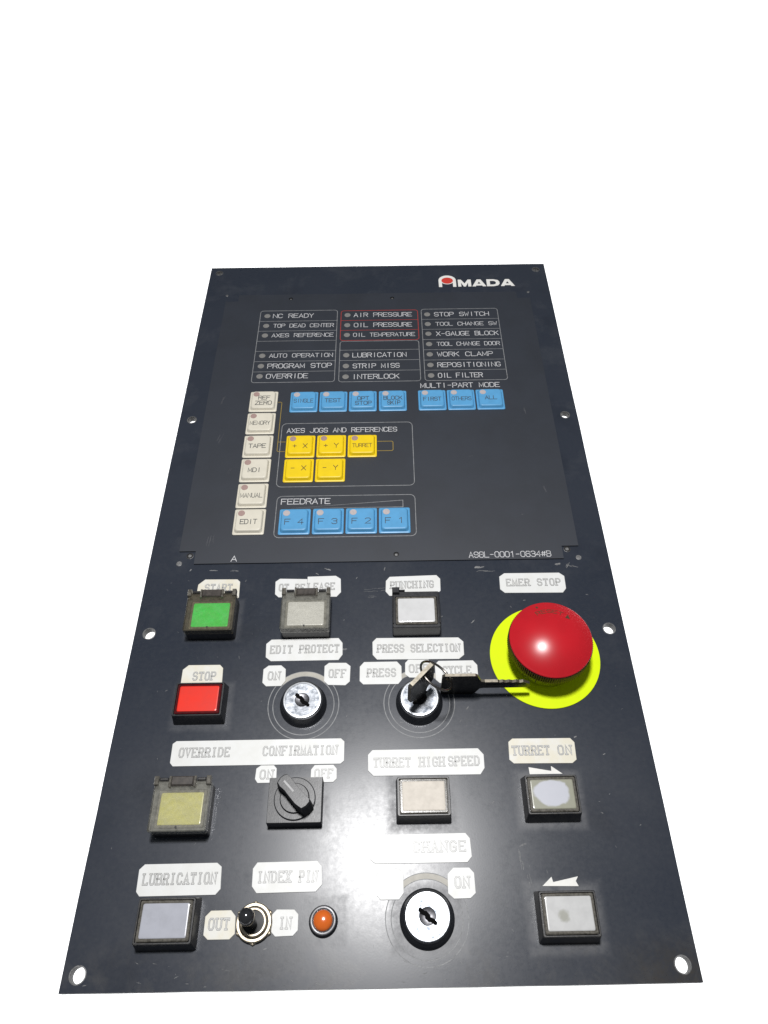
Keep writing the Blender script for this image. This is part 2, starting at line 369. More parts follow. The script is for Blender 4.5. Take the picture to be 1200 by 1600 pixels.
# single-stroke letters on a 4 x 6 grid
O_ = [(1, 0), (3, 0), (4, 1.2), (4, 4.8), (3, 6), (1, 6), (0, 4.8), (0, 1.2)]
FONT = {
 'A': [[(0, 0), (2, 6), (4, 0)], [(.8, 2), (3.2, 2)]],
 'B': [[(0, 0), (0, 6), (3, 6), (3.8, 5.3), (3.8, 3.9), (3, 3.2), (0, 3.2)], [(3, 3.2), (4, 2.4), (4, .9), (3, 0), (0, 0)]],
 'C': [[(4, 1.2), (3, 0), (1, 0), (0, 1.2), (0, 4.8), (1, 6), (3, 6), (4, 4.8)]],
 'D': [[(0, 0), (0, 6), (2.6, 6), (4, 4.6), (4, 1.4), (2.6, 0), (0, 0)]],
 'E': [[(4, 6), (0, 6), (0, 0), (4, 0)], [(0, 3.1), (3.2, 3.1)]],
 'F': [[(4, 6), (0, 6), (0, 0)], [(0, 3.1), (3.2, 3.1)]],
 'G': [[(4, 4.9), (3, 6), (1, 6), (0, 4.8), (0, 1.2), (1, 0), (3, 0), (4, 1), (4, 2.7), (2.3, 2.7)]],
 'H': [[(0, 0), (0, 6)], [(4, 0), (4, 6)], [(0, 3), (4, 3)]],
 'I': [[(2, 0), (2, 6)]],
 'J': [[(4, 6), (4, 1.2), (3, 0), (1, 0), (0, 1.2)]],
 'K': [[(0, 0), (0, 6)], [(4, 6), (0, 2.4)], [(1.4, 3.6), (4, 0)]],
 'L': [[(0, 6), (0, 0), (4, 0)]],
 'M': [[(0, 0), (0, 6), (2, 1.0), (4, 6), (4, 0)]],
 'N': [[(0, 0), (0, 6), (4, 0), (4, 6)]],
 'O': [O_ + [O_[0]]],
 'P': [[(0, 0), (0, 6), (3, 6), (4, 5.2), (4, 3.6), (3, 2.8), (0, 2.8)]],
 'R': [[(0, 0), (0, 6), (3, 6), (4, 5.2), (4, 3.8), (3, 3), (0, 3)], [(2.4, 3), (4, 0)]],
 'S': [[(0, 1.1), (1, 0), (3, 0), (4, 1), (4, 2.3), (3.2, 3), (.8, 3.1), (0, 3.8), (0, 5), (1, 6), (3, 6), (4, 4.9)]],
 'T': [[(0, 6), (4, 6)], [(2, 6), (2, 0)]],
 'U': [[(0, 6), (0, 1.2), (1, 0), (3, 0), (4, 1.2), (4, 6)]],
 'V': [[(0, 6), (2, 0), (4, 6)]],
 'W': [[(0, 6), (1, 0), (2, 4), (3, 0), (4, 6)]],
 'X': [[(0, 0), (4, 6)], [(0, 6), (4, 0)]],
 'Y': [[(0, 6), (2, 3), (4, 6)], [(2, 3), (2, 0)]],
 'Z': [[(0, 6), (4, 6), (0, 0), (4, 0)]],
 '0': [O_ + [O_[0]]],
 '1': [[(.8, 4.8), (2.2, 6), (2.2, 0)]],
 '2': [[(0, 5), (1, 6), (3, 6), (4, 5), (4, 3.8), (0, 0), (4, 0)]],
 '3': [[(0, 5), (1, 6), (3, 6), (4, 5), (4, 3.9), (3, 3.2), (1.4, 3.2)], [(3, 3.2), (4, 2.4), (4, 1), (3, 0), (1, 0), (0, 1)]],
 '4': [[(3, 0), (3, 6), (0, 2), (4, 2)]],
 '6': [[(3.8, 5), (3, 6), (1, 6), (0, 4.8), (0, 1.2), (1, 0), (3, 0), (4, 1), (4, 2.4), (3, 3.4), (0, 3.2)]],
 '8': [[(1, 3.2), (0, 4), (0, 5.2), (1, 6), (3, 6), (4, 5.2), (4, 4), (3, 3.2), (1, 3.2), (0, 2.4), (0, .8), (1, 0), (3, 0), (4, .8), (4, 2.4), (3, 3.2)]],
 '9': [[(.2, 1), (1, 0), (3, 0), (4, 1.2), (4, 4.8), (3, 6), (1, 6), (0, 5), (0, 3.6), (1, 2.8), (4, 3)]],
 '+': [[(.4, 3), (3.6, 3)], [(2, 1.2), (2, 4.8)]],
 '-': [[(.6, 3), (3.4, 3)]],
 '#': [[(.8, .6), (1.4, 5.4)], [(2.6, .6), (3.2, 5.4)], [(0, 2.1), (3.8, 2.1)], [(.2, 3.9), (4, 3.9)]],
}
def text_strokes(s, x0, x1, yc, h, serif=False, slope=0.0, gap=0.34):
    """strokes of a line of text squeezed into x0..x1; spaces are one cell wide"""
    adv = 4 * (1 + gap)
    total = adv * len(s) - 4 * gap
    k = (x1 - x0) / total; out = []
    for i, ch in enumerate(s):
        for st in FONT.get(ch, []):
            pts = list(st)
            if serif and pts == [(0, 3.1), (3.2, 3.1)]: pts = [(0, 3.1), (2.3, 3.1)]
            groups = [pts]
            if serif:
                closed = pts[0] == pts[-1]
                for e, q in (((pts[0]), pts[1]), ((pts[-1]), pts[-2])):
                    if not closed and e[1] in (0, 6) and abs(e[1] - q[1]) > 1.5:
                        groups.append([(e[0] - .8, e[1]), (e[0] + .8, e[1])])
                if ch in 'EFLT' and len(st) > 1:
                    for e in (pts[0], pts[-1]):
                        if e[0] in (0, 4) and e[1] in (0, 6): groups.append([(e[0], e[1]), (e[0], e[1] + (.75 if e[1] == 0 else -.75))])
            for g_ in groups:
                out.append([(x0 + (i * adv + a) * k, yc + (b / 6 - .5) * h + ((x0 + (i * adv + a) * k) - x0) * slope) for a, b in g_])
    return out

def legend(lines, m, parent, w=0.42, z=0.02, name="legend", loc=(0, 0, 0), gap=0.26):
    """flat print: each line (text, x0, x1, yc, height)"""
    g = Geo(); q = 0
    for (s, x0, x1, yc, h) in lines:
        for st in text_strokes(s, x0, x1, yc, h, gap=gap):
            cl = st[0] == st[-1]
            ribbon(g, st[:-1] if cl else st, w, z + 0.0007 * q, cl); q += 1
    return g.put(name, m, parent, loc)

# ------------------------------------------------------------------ backdrop
g = Geo()
pts = []
W_, y0, y1 = 9.0, -7.0, 11.0
g.v = [(-W_ * 1000, y0 * 1000, 0), (W_ * 1000, y0 * 1000, 0), (W_ * 1000, y1 * 1000, 0), (-W_ * 1000, y1 * 1000, 0)]
g.f = [(0, 1, 2, 3)]; g.m = [0]
M['backdrop'] = mat("matt_white_paper", (0.93, 0.93, 0.93), 0.9, 0, 0.01, 2)
bd = g.put("backdrop", M['backdrop'], None, (0, 0, -1300))
bd['kind'] = 'structure'

# ------------------------------------------------------------------ the panel
W, H = 270.0, 494.8
panel = bpy.data.objects.new("control_panel", None)
COL.objects.link(panel)
panel['label'] = "tall blue-black machine control panel with keypad, lit push buttons and key locks"
panel['category'] = "control panel"

def lab(o, t): o['label'] = t; return o

HOLES = [(-127.9, 487.9, 2.5), (127.5, 487.3, 2.5), (-126.7, 326.6, 2.8), (126.8, 326.4, 2.8),
         (-126.9, 166.2, 3.1), (126.5, 165.0, 3.1), (-128.5, 6.5, 3.2), (128.0, 6.5, 3.2)]
def holed_plate(name, outline, holes, z0, z1, m, parent, edge_m, loc=(0, 0, 0)):
    bm = bmesh.new(); edges = []
    def ring(pts):
        vs = [bm.verts.new((x * MM, y * MM, z1 * MM)) for x, y in pts]
        for a, b in zip(vs, vs[1:] + vs[:1]): edges.append(bm.edges.new((a, b)))
    ring(outline)
    for x, y, r in holes: ring(circ(r, 28, x, y))
    bmesh.ops.triangle_fill(bm, use_beauty=True, use_dissolve=False, edges=edges)
    # drop any face lying inside a hole
    kill = []
    for f in bm.faces:
        c = f.calc_center_median() / MM
        if any((c.x - x) ** 2 + (c.y - y) ** 2 < (r * .9) ** 2 for x, y, r in holes): kill.append(f)
    if kill: bmesh.ops.delete(bm, geom=kill, context='FACES_ONLY')
    ret = bmesh.ops.extrude_face_region(bm, geom=list(bm.faces))
    for v in [x for x in ret['geom'] if isinstance(x, bmesh.types.BMVert)]: v.co.z = z0 * MM
    bmesh.ops.recalc_face_normals(bm, faces=bm.faces)
    me = bpy.data.meshes.new(name)
    for f in bm.faces: f.material_index = 1 if abs(f.normal.z) < .5 else 0
    bm.to_mesh(me); bm.free()
    me.materials.append(m); me.materials.append(edge_m)
    o = bpy.data.objects.new(name, me); COL.objects.link(o); o.parent = parent
    o.location = tuple(c * MM for c in loc)
    return o
# the outline is very slightly irregular along its edges, as sheared steel is
def wavy(p, q, n, amp):
    out = []
    for i in range(n):
        t = i / n
        dx, dy = q[0] - p[0], q[1] - p[1]; l = math.hypot(dx, dy)
        e = (random.random() - .5) * amp if i else 0
        out.append((p[0] + dx * t - dy / l * e, p[1] + dy * t + dx / l * e))
    return out
cr = [(-W / 2, 0), (W / 2, 0), (W / 2, H), (-W / 2, H)]
outline = sum((wavy(cr[i], cr[(i + 1) % 4], 14, 0.22) for i in range(4)), [])
plate = holed_plate("mounting_plate", outline, HOLES, -4.2, 0, M['plate'], panel, M['edge'])
for i, (x, y, r) in enumerate(HOLES):
    g = Geo().rev([(r + .02, 0.0), (r + .02, .03), (r + .42, .03), (r + .5, 0.0)], 28)
    g.put("hole_rim", M['worn'], plate, (x, y, 0))

# scratches and scuffs
g = Geo(); q = 0
def scuff(x, y, l, a, w):
    global q
    # a scrape is a few short, thin, broken strokes lying side by side
    for rep in range(4 if l > 1.2 else 1):
        ll = l * random.uniform(.25, .75) if l > 1.2 else l
        ox = random.uniform(-.35, .35) * l; oy = random.uniform(-.10, .10) * l
        x0 = x + ox * math.cos(a) - oy * math.sin(a); y0 = y + ox * math.sin(a) + oy * math.cos(a)
        n = 4; pts = []
        for i in range(n + 1):
            t = i / n - .5
            pts.append((x0 + ll * t * math.cos(a) + random.uniform(-.03, .03) * ll, y0 + ll * t * math.sin(a) + random.uniform(-.05, .05) * ll))
        ribbon(g, pts, w * random.uniform(.35, .8), 0.012 + 0.0007 * (q % 60)); q += 1
for x, y, l, a, w in ((-97, 206.6, 4, -.1, .5), (-110, 207, 1.6, .9, .6), (-84, 206, 5, -.1, .35), (-30, 206, 3.5, -.5, .5), (-36, 203, 1.6, -.6, .5),
                      (59, 206.3, 6, .15, .8), (57, 206.2, 2, 0, 1.0), (62, 203, 9, .02, .25), (105, 207.3, 4, .2, .9), (110, 206.5, 5, 1.0, .5), (113, 205.3, 7, -.4, .4),
                      (3, 205.6, 1.8, 1.3, .5), (-1, 192, 12, .03, .2), (-4, 187.5, 7, .02, .2), (52, 171, 3, .8, .4), (45, 121, 1.4, 1, .5), (41, 114, 1.2, 1, .5),
                      (-19.5, 155, 3, 0, .4), (101, 175.6, 5, .1, .3), (-13, 200, .8, 1, .6), (66, 55, 3, .3, .3), (64, 48, 8, 1.6, .25), (67, 40, 6, 1.7, .3),
                      (-17, 118, .9, 1, .5), (54, 74, 1.2, 1, .5), (111, 96, 1, .4, .5), (-112, 133, 1, .5, .5), (-50, 15, 1, .3, .6), (-73, 30, 1, 2, .3), (98, 105, 1.5, 0.4, .6)):
    scuff(x, y, l, a, w)
for _ in range(70):
    scuff(random.uniform(-125, 125), random.uniform(3, 205), random.uniform(.3, 1.5), random.uniform(0, 3.1), random.uniform(.12, .3))
for _ in range(26):
    scuff(random.uniform(-125, 60), random.uniform(1.0, 11), random.uniform(.4, 2.2), random.uniform(-.5, .5), random.uniform(.08, .2))
sc = g.put("scuff_marks", M['scuff'], plate); sc['kind'] = 'stuff'

# logo: white horseshoe letter with a red disc, then four wide letters
g = Geo()
def poly(g, pts, z, mi=0):
    b = len(g.v); g.v += [(x, y, z) for x, y in pts]; g.f.append(tuple(range(b, b + len(pts)))); g.m.append(mi)
cx, cy, rx, ry = 55.2, 474.4, 6.9, 6.2
outer = [(cx + rx * math.cos(R(a)), cy + 0.4 + ry * math.sin(R(a))) for a in range(0, 181, 12)]
poly_o = [(cx + rx, 466.4)] + outer + [(cx - rx, 466.4)]
inner = [(cx + 4.3, 466.4)] + [(cx + 4.3 * math.cos(R(a)), cy - 1.2 + 4.2 * math.sin(R(a)) - 0) for a in range(0, 181, 12)] + [(cx - 4.3, 466.4)]
b = len(g.v); no = len(poly_o)
inner2 = [inner[0]] + inner[1:-1] + [inner[-1]]
g.v += [(x, y, .03) for x, y in poly_o] + [(x, y, .03) for x, y in inner2]
for k in range(no - 1): g.f.append((b + k, b + k + 1, b + no + k + 1, b + no + k)); g.m.append(0)
g.put("logo_letter", M['logo'], plate)
g = Geo(); poly(g, [(cx + 4.6 * math.cos(a), 474.4 + 3.9 * math.sin(a)) for a in [2 * math.pi * k / 36 for k in range(36)]], .06)
g.rev([(4.6, .035), (5.4, .035)], 36, cx, 474.4)   # white ring round the red disc
g.m = [0] + [1] * 36
g.v = [(x, y if i < 36 else 474.4 + (y - 474.4) * .86, z) for i, (x, y, z) in enumerate(g.v)]
g.put("logo_disc", [M['logo_red'], M['logo']], plate)
g = Geo()
x = 63.6
yb, yt = 466.6, 475.4
def Mx(a, b_): return (x + a * 9.6, yb + b_ * (yt - yb))
q = 0
for ch, wd in (('M', 10.4), ('A', 11.2), ('D', 10.2), ('A', 11.2)):
    hh = yt - yb
    if ch == 'M':
        P = lambda a, c: (x + a * wd, yb + c * hh)
        for quad in ([(0, 0), (.24, 0), (.24, 1), (0, 1)], [(.76, 0), (1, 0), (1, 1), (.76, 1)], [(.24, 1), (.24, .55), (.42, 0), (.5, .45)], [(.76, 1), (.5, .45), (.58, 0), (.76, .55)], [(.42, 0), (.58, 0), (.5, .45)]):
            poly(g, [P(*t) for t in quad], .03 + .002 * (q % 5)); q += 1
    elif ch == 'A':
        P = lambda a, c: (x + a * wd, yb + c * hh)
        for quad in ([(0, 0), (.25, 0), (.5, .68), (.36, 1)], [(.75, 0), (1, 0), (.64, 1), (.5, .68)], [(.36, 1), (.5, .68), (.64, 1)], [(.30, .12), (.70, .12), (.62, .38), (.38, .38)]):
            poly(g, [P(*t) for t in quad], .03 + .002 * (q % 5)); q += 1
    else:
        P = lambda a, c: (x + a * wd, yb + c * hh)
        o1 = [(0, 0), (.55, 0), (.88, .12), (1, .35), (1, .65), (.88, .88), (.55, 1), (0, 1)]
        i1 = [(.26, .24), (.5, .24), (.66, .30), (.72, .42), (.72, .58), (.66, .70), (.5, .76), (.26, .76)]
        b = len(g.v); g.v += [(*P(*t), .03) for t in o1] + [(*P(*t), .03) for t in i1]
        for k in range(8): g.f.append((b + k, b + (k + 1) % 8, b + 8 + (k + 1) % 8, b + 8 + k)); g.m.append(0)
    x += wd + (.7 if ch != 'A' else .5)
g.put("logo_lettering", M['logo'], plate)

# small fixings
def screw(x, y, z, r, parent, m='screw', dark=True):
    o = Geo().rev([(r, 0), (r, .15), (r * .85, .3), (r * .45, .3), (r * .42, .05), (0, .05)], 20).put("screw", M[m], parent, (x, y, z))
    if dark:
        Geo().rev([(r * .95, .31), (r * .5, .34)], 20).put("screw_head", M['hole_dark'], o)
    return o
for x, y in ((-117.4, 211.3), (117.2, 211.5)): screw(x, y, 0, 1.7, panel, dark=False)
for x, y in ((-111.8, 216.6), (111.3, 217.5)): screw(x, y, 0, 2.1, panel, 'screw')
for x, y in ((-118.4, 459), (117.9, 458.6)): screw(x, y, 0, 1.1, panel, 'screw', False)

# ------------------------------------------------------------------ keypad sheet
KZ = 0.9
kp_out = [(-108.6, 210.6), (108.2, 210.6), (108.2, 219.4), (118.2, 219.4), (118.2, 450.6), (108.2, 450.6), (108.2, 458.4),
          (-108.6, 458.4), (-108.6, 450.6), (-118.4, 450.6), (-118.4, 219.4), (-108.6, 219.4)]
sheet_scuffs = ((104, 262, 5, 1.8, .35), (-102, 226, 9, 1.45, .4), (-99, 228, 6, 1.5, .25), (100, 330, 8, 1.6, .35), (-105, 310, 12, 1.3, .4), (88, 243, 2, .4, .25), (-96, 280, 6, 1.2, .2), (60, 290, 3, .4, .2), (-107, 345, 8, 1.4, .3))
sheet = holed_plate("keypad_sheet", kp_out, [(10, 215.1, 1.7), (-67.8, 453.0, 1.6), (11, 452.4, 1.6)], 0.45, KZ, M['sheet'], panel, M['hole_dark'])  # near-black edge paints in the shadow line round the sheet
spacer_out = [(x * .985, 334 + (y - 334) * .988) for x, y in kp_out]
g = Geo(); q = 0
for x, y, l, a, w in sheet_scuffs: scuff(x, y, l, a, w)
g.v = [(x, y, z + KZ) for x, y, z in g.v]
sk = g.put('scuff_marks', M['scuff_dim'], sheet); sk['kind'] = 'stuff'
Geo().loft([(spacer_out, 0.0), (spacer_out, 0.45)], top=False).put("spacer", M['hole_dark'], sheet)  # coloured near black to put in the shade under the sheet
for x, y, r in ((10, 215.1, 1.7), (-67.8, 453.0, 1.5), (11, 452.4, 1.5)): screw(x, y, .25, r, panel)
KY = -0.8   # the sheet lies a little above the plate

def frame(name, x0, x1, y0, y1, r, m, rows=(), w=0.42, skew=0.0, corners=(1, 1, 1, 1), parent=sheet):
    g = Geo()
    pts = rr(x1 - x0, y1 - y0, r, (x0 + x1) / 2, (y0 + y1) / 2, 4)
    ribbon(g, pts, w, KZ + .012, True)
    for i, y in enumerate(rows): ribbon(g, [(x0 + .4, y), (x1 - .4, y)], w * .8, KZ + .016)
    return g.put(name, m, parent, (0, KY, 0))
frame("printed_frame", -89.8, -31.1, 361.5, 439.6, 2.2, M['line_print'], (427.4, 416.2, 405.0, 394.0, 383.1, 372.4))
lab(frame("printed_frame", -28.2, 30.2, 404.6, 438.6, 2.2, M['red_print'], (427.2, 415.9), .5), "thin red printed frame")
frame("printed_frame", -28.1, 29.9, 361.1, 403.6, 2.2, M['line_print'], (394.0, 383.0, 372.2))
frame("printed_frame", 33.0, 91.3, 361.2, 439.2, 2.2, M['line_print'], (427.3, 415.8, 404.5, 393.3, 382.3, 371.7))
frame("printed_frame", -64.8, 22.5, 267.6, 321.8, 3.2, M['line_print'])
frame("printed_frame", -63.4, 22.4, 229.0, 260.2, 3.2, M['line_print'])
g = Geo(); ribbon(g, [(-54.4, 250.8), (14.8, 255.9), (14.8, 250.7)], .4, KZ + .012, True)
g.put("printed_wedge", M['line_print'], sheet, (0, KY, 0))
g = Geo(); ribbon(g, [(-69.0, 342.0), (-67.3, 342.0), (-66.6, 341.3), (-66.6, 305.8), (-66.6, 305.8 - 7.8), (-66.0, 297.2), (-61.6, 297.0)], .4, KZ + .02)
ribbon(g, [(-66.4, 305.4), (-61.6, 305.4)], .4, KZ + .024)
g.put("printed_trace", M['ochre_print'], sheet, (0, KY, 0))
g = Geo(); ribbon(g, [(-.6, 304.8), (8.6, 304.8), (9.4, 304.0), (9.4, 297.4), (8.6, 296.6), (-.8, 296.6)], .45, KZ + .02)
g.put("printed_trace", M['ochre_print'], sheet, (0, KY, 0))

led_rows = {
 -84.1: [(433.6, "NC READY", -80.7, -49.3), (422.2, "TOP DEAD CENTER", -79.6, -33.6), (411.3, "AXES REFERENCE", -80.0, -33.4), (389.2, "AUTO OPERATION", -80.0, -33.2), (378.3, "PROGRAM STOP", -80.3, -33.7), (367.8, "OVERRIDE", -80.4, -50.2)],
 -23.0: [(433.5, "AIR PRESSURE", -19.2, 25.6), (421.8, "OIL PRESSURE", -18.9, 25.3), (410.7, "OIL TEMPERATURE", -19.3, 27.3), (388.6, "LUBRICATION", -19.4, 20.3), (377.2, "STRIP MISS", -19.0, 15.1), (366.2, "INTERLOCK", -19.4, 14.6)],
 37.7: [(433.0, "STOP SWITCH", 42.1, 84.3), (421.8, "TOOL CHANGE SW", 42.6, 89.3), (410.8, "X-GAUGE BLOCK", 42.5, 89.4), (399.4, "TOOL CHANGE DOOR", 42.4, 89.3), (388.3, "WORK CLAMP", 42.2, 83.1), (377.1, "REPOSITIONING", 41.8, 87.6), (366.3, "OIL FILTER", 41.7, 73.8)]}
led_me = None
for xc, rows in led_rows.items():
    for (y, s, x0, x1) in rows:
        if led_me is None:
            o = Geo().rev([(2.3, 0), (2.3, .06), (2.0, .10), (0, .12)], 24).put("status_light", M['led'], sheet, (xc - .3, y + KY, KZ), 60); led_me = o.data
        else: share("status_light", led_me, sheet, (xc - .3, y + KY, KZ))
        small = len(s) > 13
        legend([(s, x0 + .8, x1, y, 3.9 if small else 4.4)], M['white_print'], sheet, .50 if not small else .42, KZ + .02, loc=(0, KY, 0))
legend([("MULTI-PART MODE", 29.6, 84.9, 356.3, 4.3)], M['white_print'], sheet, .5, KZ + .02, loc=(0, KY, 0))
legend([("AXES JOGS AND REFERENCES", -61.2, 12.1, 315.4, 3.8)], M['white_print'], sheet, .44, KZ + .02, loc=(0, KY, 0))
legend([("FEEDRATE", -60.6, -30.4, 256.0, 4.0)], M['white_print'], sheet, .52, KZ + .02, loc=(0, KY, 0))
legend([("A", -87.0, -83.8, 214.6, 3.6)], M['white_print'], sheet, .45, KZ + .02, loc=(0, KY, 0))
legend([("A98L-0001-0634#B", 52.8, 101.0, 214.8, 3.8)], M['white_print'], sheet, .42, KZ + .02, loc=(0, KY, 0))

# keys of the keypad: flange, raised rounded cap, indicator, legend
def key_geo():
    g = Geo()
    g.loft([(rr(19.0, 19.0, 1.0), 0), (rr(19.0, 19.0, 1.0), .55), (rr(18.6, 18.6, 1.0), .75), (rr(16.9, 16.9, 1.6), .8),
            (rr(16.4, 16.4, 1.8), 1.3), (rr(15.9, 15.9, 2.0), 2.3), (rr(15.3, 15.3, 2.0), 2.75), (rr(14.3, 14.3, 1.8), 2.9), (rr(12.5, 12.5, 1.6), 2.85)])
    return g
key_me = {}
def key_button(x, y, colour, text, ind=True, sizes=None, label=None):
    # x, y: centre of the key flange
    if colour not in key_me:
        o = key_geo().put("key_button", M[colour], panel, (x, y + KY, KZ), 38); key_me[colour] = o.data
    else: o = share("key_button", key_me[colour], panel, (x, y + KY, KZ))
    if label: o['label'] = label
    if ind:
        k = 'ind_' + colour
        dm = M['dot'] if colour != 'blue' else M['dot_pale']
        if k not in key_me:
            d = Geo().rev([(2.15, 2.86), (2.1, 2.95), (0, 2.97)], 20).put("indicator_lens", dm, o, (-4.9, 4.9, 0)); key_me[k] = d.data
        else: share("indicator_lens", key_me[k], o, (-4.9, 4.9, 0))
    legend(text, M['ink_y'] if colour == 'yellow' else M['ink'], o, .32 if max(len(t[0]) for t in text) > 5 else .42, 2.96)
    return o
for (x, y, s) in ((-79.2, 342.2, None), (-79.3, 321.7, "MEMORY"), (-79.3, 301.3, "TAPE"), (-79.1, 281.0, "MDI"), (-79.1, 260.6, "MANUAL"), (-78.9, 240.6, "EDIT")):
    if s is None: t = [("REF", -3.2, 4.6, 1.6, 3.2), ("ZERO", -5.0, 6.0, -3.3, 3.4)]
    else:
        wd = {"MEMORY": 13.2, "TAPE": 11, "MDI": 8, "MANUAL": 13.6, "EDIT": 10}[s]
        t = [(s, -wd / 2, wd / 2, -1.4, 3.3)]
    key_button(x, y, 'cream', t, label=f"cream key marked {'REF ZERO' if s is None else s}")
for i, (x, t) in enumerate(((-51.3, [("SINGLE", -6.6, 6.6, -1.0, 3.3)]), (-31.1, [("TEST", -5.6, 5.2, -1.0, 3.3)]), (-10.8, [("OPT", -3.6, 4.2, .6, 3.3), ("STOP", -5.0, 6.0, -3.9, 3.3)]),
                             (9.8, [("BLOCK", -6.2, 6.4, .6, 3.3), ("SKIP", -3.6, 5, -3.9, 3.3)]))):
    key_button(x, 341.3, 'blue', t, label=f"blue key marked {' '.join(v[0] for v in t)}")
for (x, t) in ((37.0, [("FIRST", -6.2, 6.0, -1, 3.3)]), (57.0, [("OTHERS", -6.6, 6.6, -1, 3.3)]), (77.0, [("ALL", -3.8, 4.2, -.4, 3.3)])):
    key_button(x, 341.4, 'blue', t, label=f"blue key marked {t[0][0]}")
for (x, y, s, wd) in ((-51.4, 300.7, "+ X", 9.6), (-31.1, 300.7, "+ Y", 9.6), (-10.8, 300.5, "TURRET", 12.6), (-51.4, 280.4, "- X", 9.8), (-31.1, 280.4, "- Y", 9.8)):
    key_button(x, y, 'yellow', [(s, -wd / 2, wd / 2, -1.4 if s[0] in '+T' else .2, 3.6 if s != "TURRET" else 3.0)], s[0] != '-', label=f"yellow key marked {'plus' if s[0] == '+' else 'minus' if s[0] == '-' else 'TURRET'}{s[1:] if s[0] in '+-' else ''}")
for (x, s) in ((-51.4, "F 4"), (-31.0, "F 3"), (-10.8, "F 2"), (9.4, "F 1")):
    key_button(x, 240.2, 'blue', [(s, -5.6, 5.6, -1.6, 3.9)], label=f"blue key marked {s.replace(' ', '')}")

# ------------------------------------------------------------------ white stick-on labels
def plate_label(quad, lines, cuts=2.2, m='tape', h=4.3, z=0.45, label=None, top_only=False, w=0.80, zb=0.0):
    tl, tr, br_, bl = quad
    cs = [tl, tr, br_, bl]; pts = []
    for i, c in enumerate(cs):
        a = Vector(cs[i - 1]); b_ = Vector(cs[(i + 1) % 4]); c = Vector(c)
        k = cuts if isinstance(cuts, (int, float)) else cuts[i]
        if top_only and i in (2, 3): k = 0.01
        k1 = k * random.uniform(.8, 1.2); k2 = k * random.uniform(.8, 1.2)
        pts += [tuple(c + (a - c).normalized() * k1), tuple(c + (b_ - c).normalized() * k2)]
    pts = pts[::-1]
    ctr = Vector((sum(p[0] for p in pts) / 8, sum(p[1] for p in pts) / 8))
    ins = lambda d: [tuple(Vector(p) + (ctr - Vector(p)).normalized() * d) for p in pts]
    g = Geo().loft([(pts, zb), (pts, zb + z - .12), (ins(.15), zb + z)])
    o = g.put("label_plate", M[m], panel)
    if label: o['label'] = label
    gi, gn = Geo(), Geo(); q = 0
    slope = (tr[1] - tl[1]) / (tr[0] - tl[0]) * 0.6
    for (s, x0, x1, yc) in lines:
        for st in text_strokes(s, x0, x1, yc, h, serif=True, slope=slope, gap=0.62):
            cl = st[0] == st[-1]; pp = st[:-1] if cl else st
            ribbon(gi, pp, w, zb + z + .008 + .0007 * q, cl); ribbon(gn, pp, w * .46, zb + z + .008 + .0007 * 130 + .0007 * q, cl); q += 1
    if lines:
        gi.put("lettering", M['engr'], o); gn.put("lettering_core", M['engr_in'], o)
    return o
plate_label([(-104.0, 200.2), (-80.3, 199.9), (-79.8, 187), (-104.3, 187)], [("START", -99.7, -84.6, 194.6)], (3.2, 2, 1, 1), 'tape_old', label="START label tucked behind the green button guard")
plate_label([(-59.9, 200.0), (-41.6, 199.4), (-41.4, 187.7), (-59.4, 187.6)], [("OT RE", -57.2, -43.0, 194.0)], (2.6, .05, .05, 2.4), label="left piece of the OT RELEASE label")
plate_label([(-41.5, 201.0), (-22.4, 201.4), (-21.8, 187.4), (-41.4, 187.8)], [("LEASE", -40.6, -25.9, 194.2)], (.05, 2.4, 2.6, .05), label="right piece of the OT RELEASE label")
plate_label([(-61.9, 161.2), (-20.3, 161.6), (-20.0, 148.6), (-61.3, 148.5)], [("EDIT PROTECT", -59.0, -22.3, 155.2)], 2.6, label="EDIT PROTECT label")
plate_label([(-105.0, 147.0), (-83.7, 146.9), (-83.0, 133), (-104.9, 133)], [("STOP", -98.8, -87.2, 140.6)], (3.0, 1.6, .1, .1), 'tape_old', label="STOP label above the red button")
plate_label([(-62.0, 146.0), (-50.2, 146.1), (-49.7, 134.4), (-61.9, 134.3)], [("ON", -59.0, -53.1, 140.1)], 2.4, label="ON label left of the edit protect lock")
plate_label([(-29.5, 147.1), (-15.6, 146.9), (-15.9, 134.1), (-29.5, 134.6)], [("OFF", -26.8, -18.2, 140.9)], 2.2, label="OFF label right of the edit protect lock")
plate_label([(3.8, 200.0), (35.1, 200.8), (34.8, 188.0), (3.4, 187.4)], [("PUNCHING", 6.5, 30.8, 194.4)], 2.6, label="PUNCHING label")
plate_label([(-4.0, 161.2), (45.6, 160.8), (45.4, 148.1), (-3.8, 148.5)], [("PRESS SELECTION", -1.1, 43.2, 154.9)], 2.6, label="PRESS SELECTION label")
plate_label([(-10.7, 147.2), (11.5, 147.2), (11.6, 134.4), (-10.7, 134.5)], [("PRESS", -6.5, 8.2, 140.9)], 2.3, label="PRESS label left of the lock with the key")
plate_label([(13.6, 148.2), (28.2, 148.0), (27.8, 137.6), (13.3, 138.0)], [("OFF", 15.8, 25.6, 143.0)], 2.0, label="OFF label behind the upright key")
plate_label([(29.3, 147.2), (52.0, 147.2), (52.0, 134.6), (29.5, 134.6)], [("CYCLE", 33.7, 48.3, 141.6)], 2.3, label="CYCLE label behind the hanging key")
plate_label([(69.3, 201.3), (106.8, 201.1), (106.5, 187.9), (68.8, 188.3)], [("EMER STOP", 73.1, 103.7, 195.0)], 2.6, label="EMER STOP label")
plate_label([(-104.0, 105.9), (-17.9, 106.0), (-17.9, 93.4), (-103.8, 93.4)], [("OVERRIDE", -99.8, -75.1, 100.0), ("CONFIRMATION", -58.1, -21.6, 100.2)], 1.6, label="long OVERRIDE CONFIRMATION label")
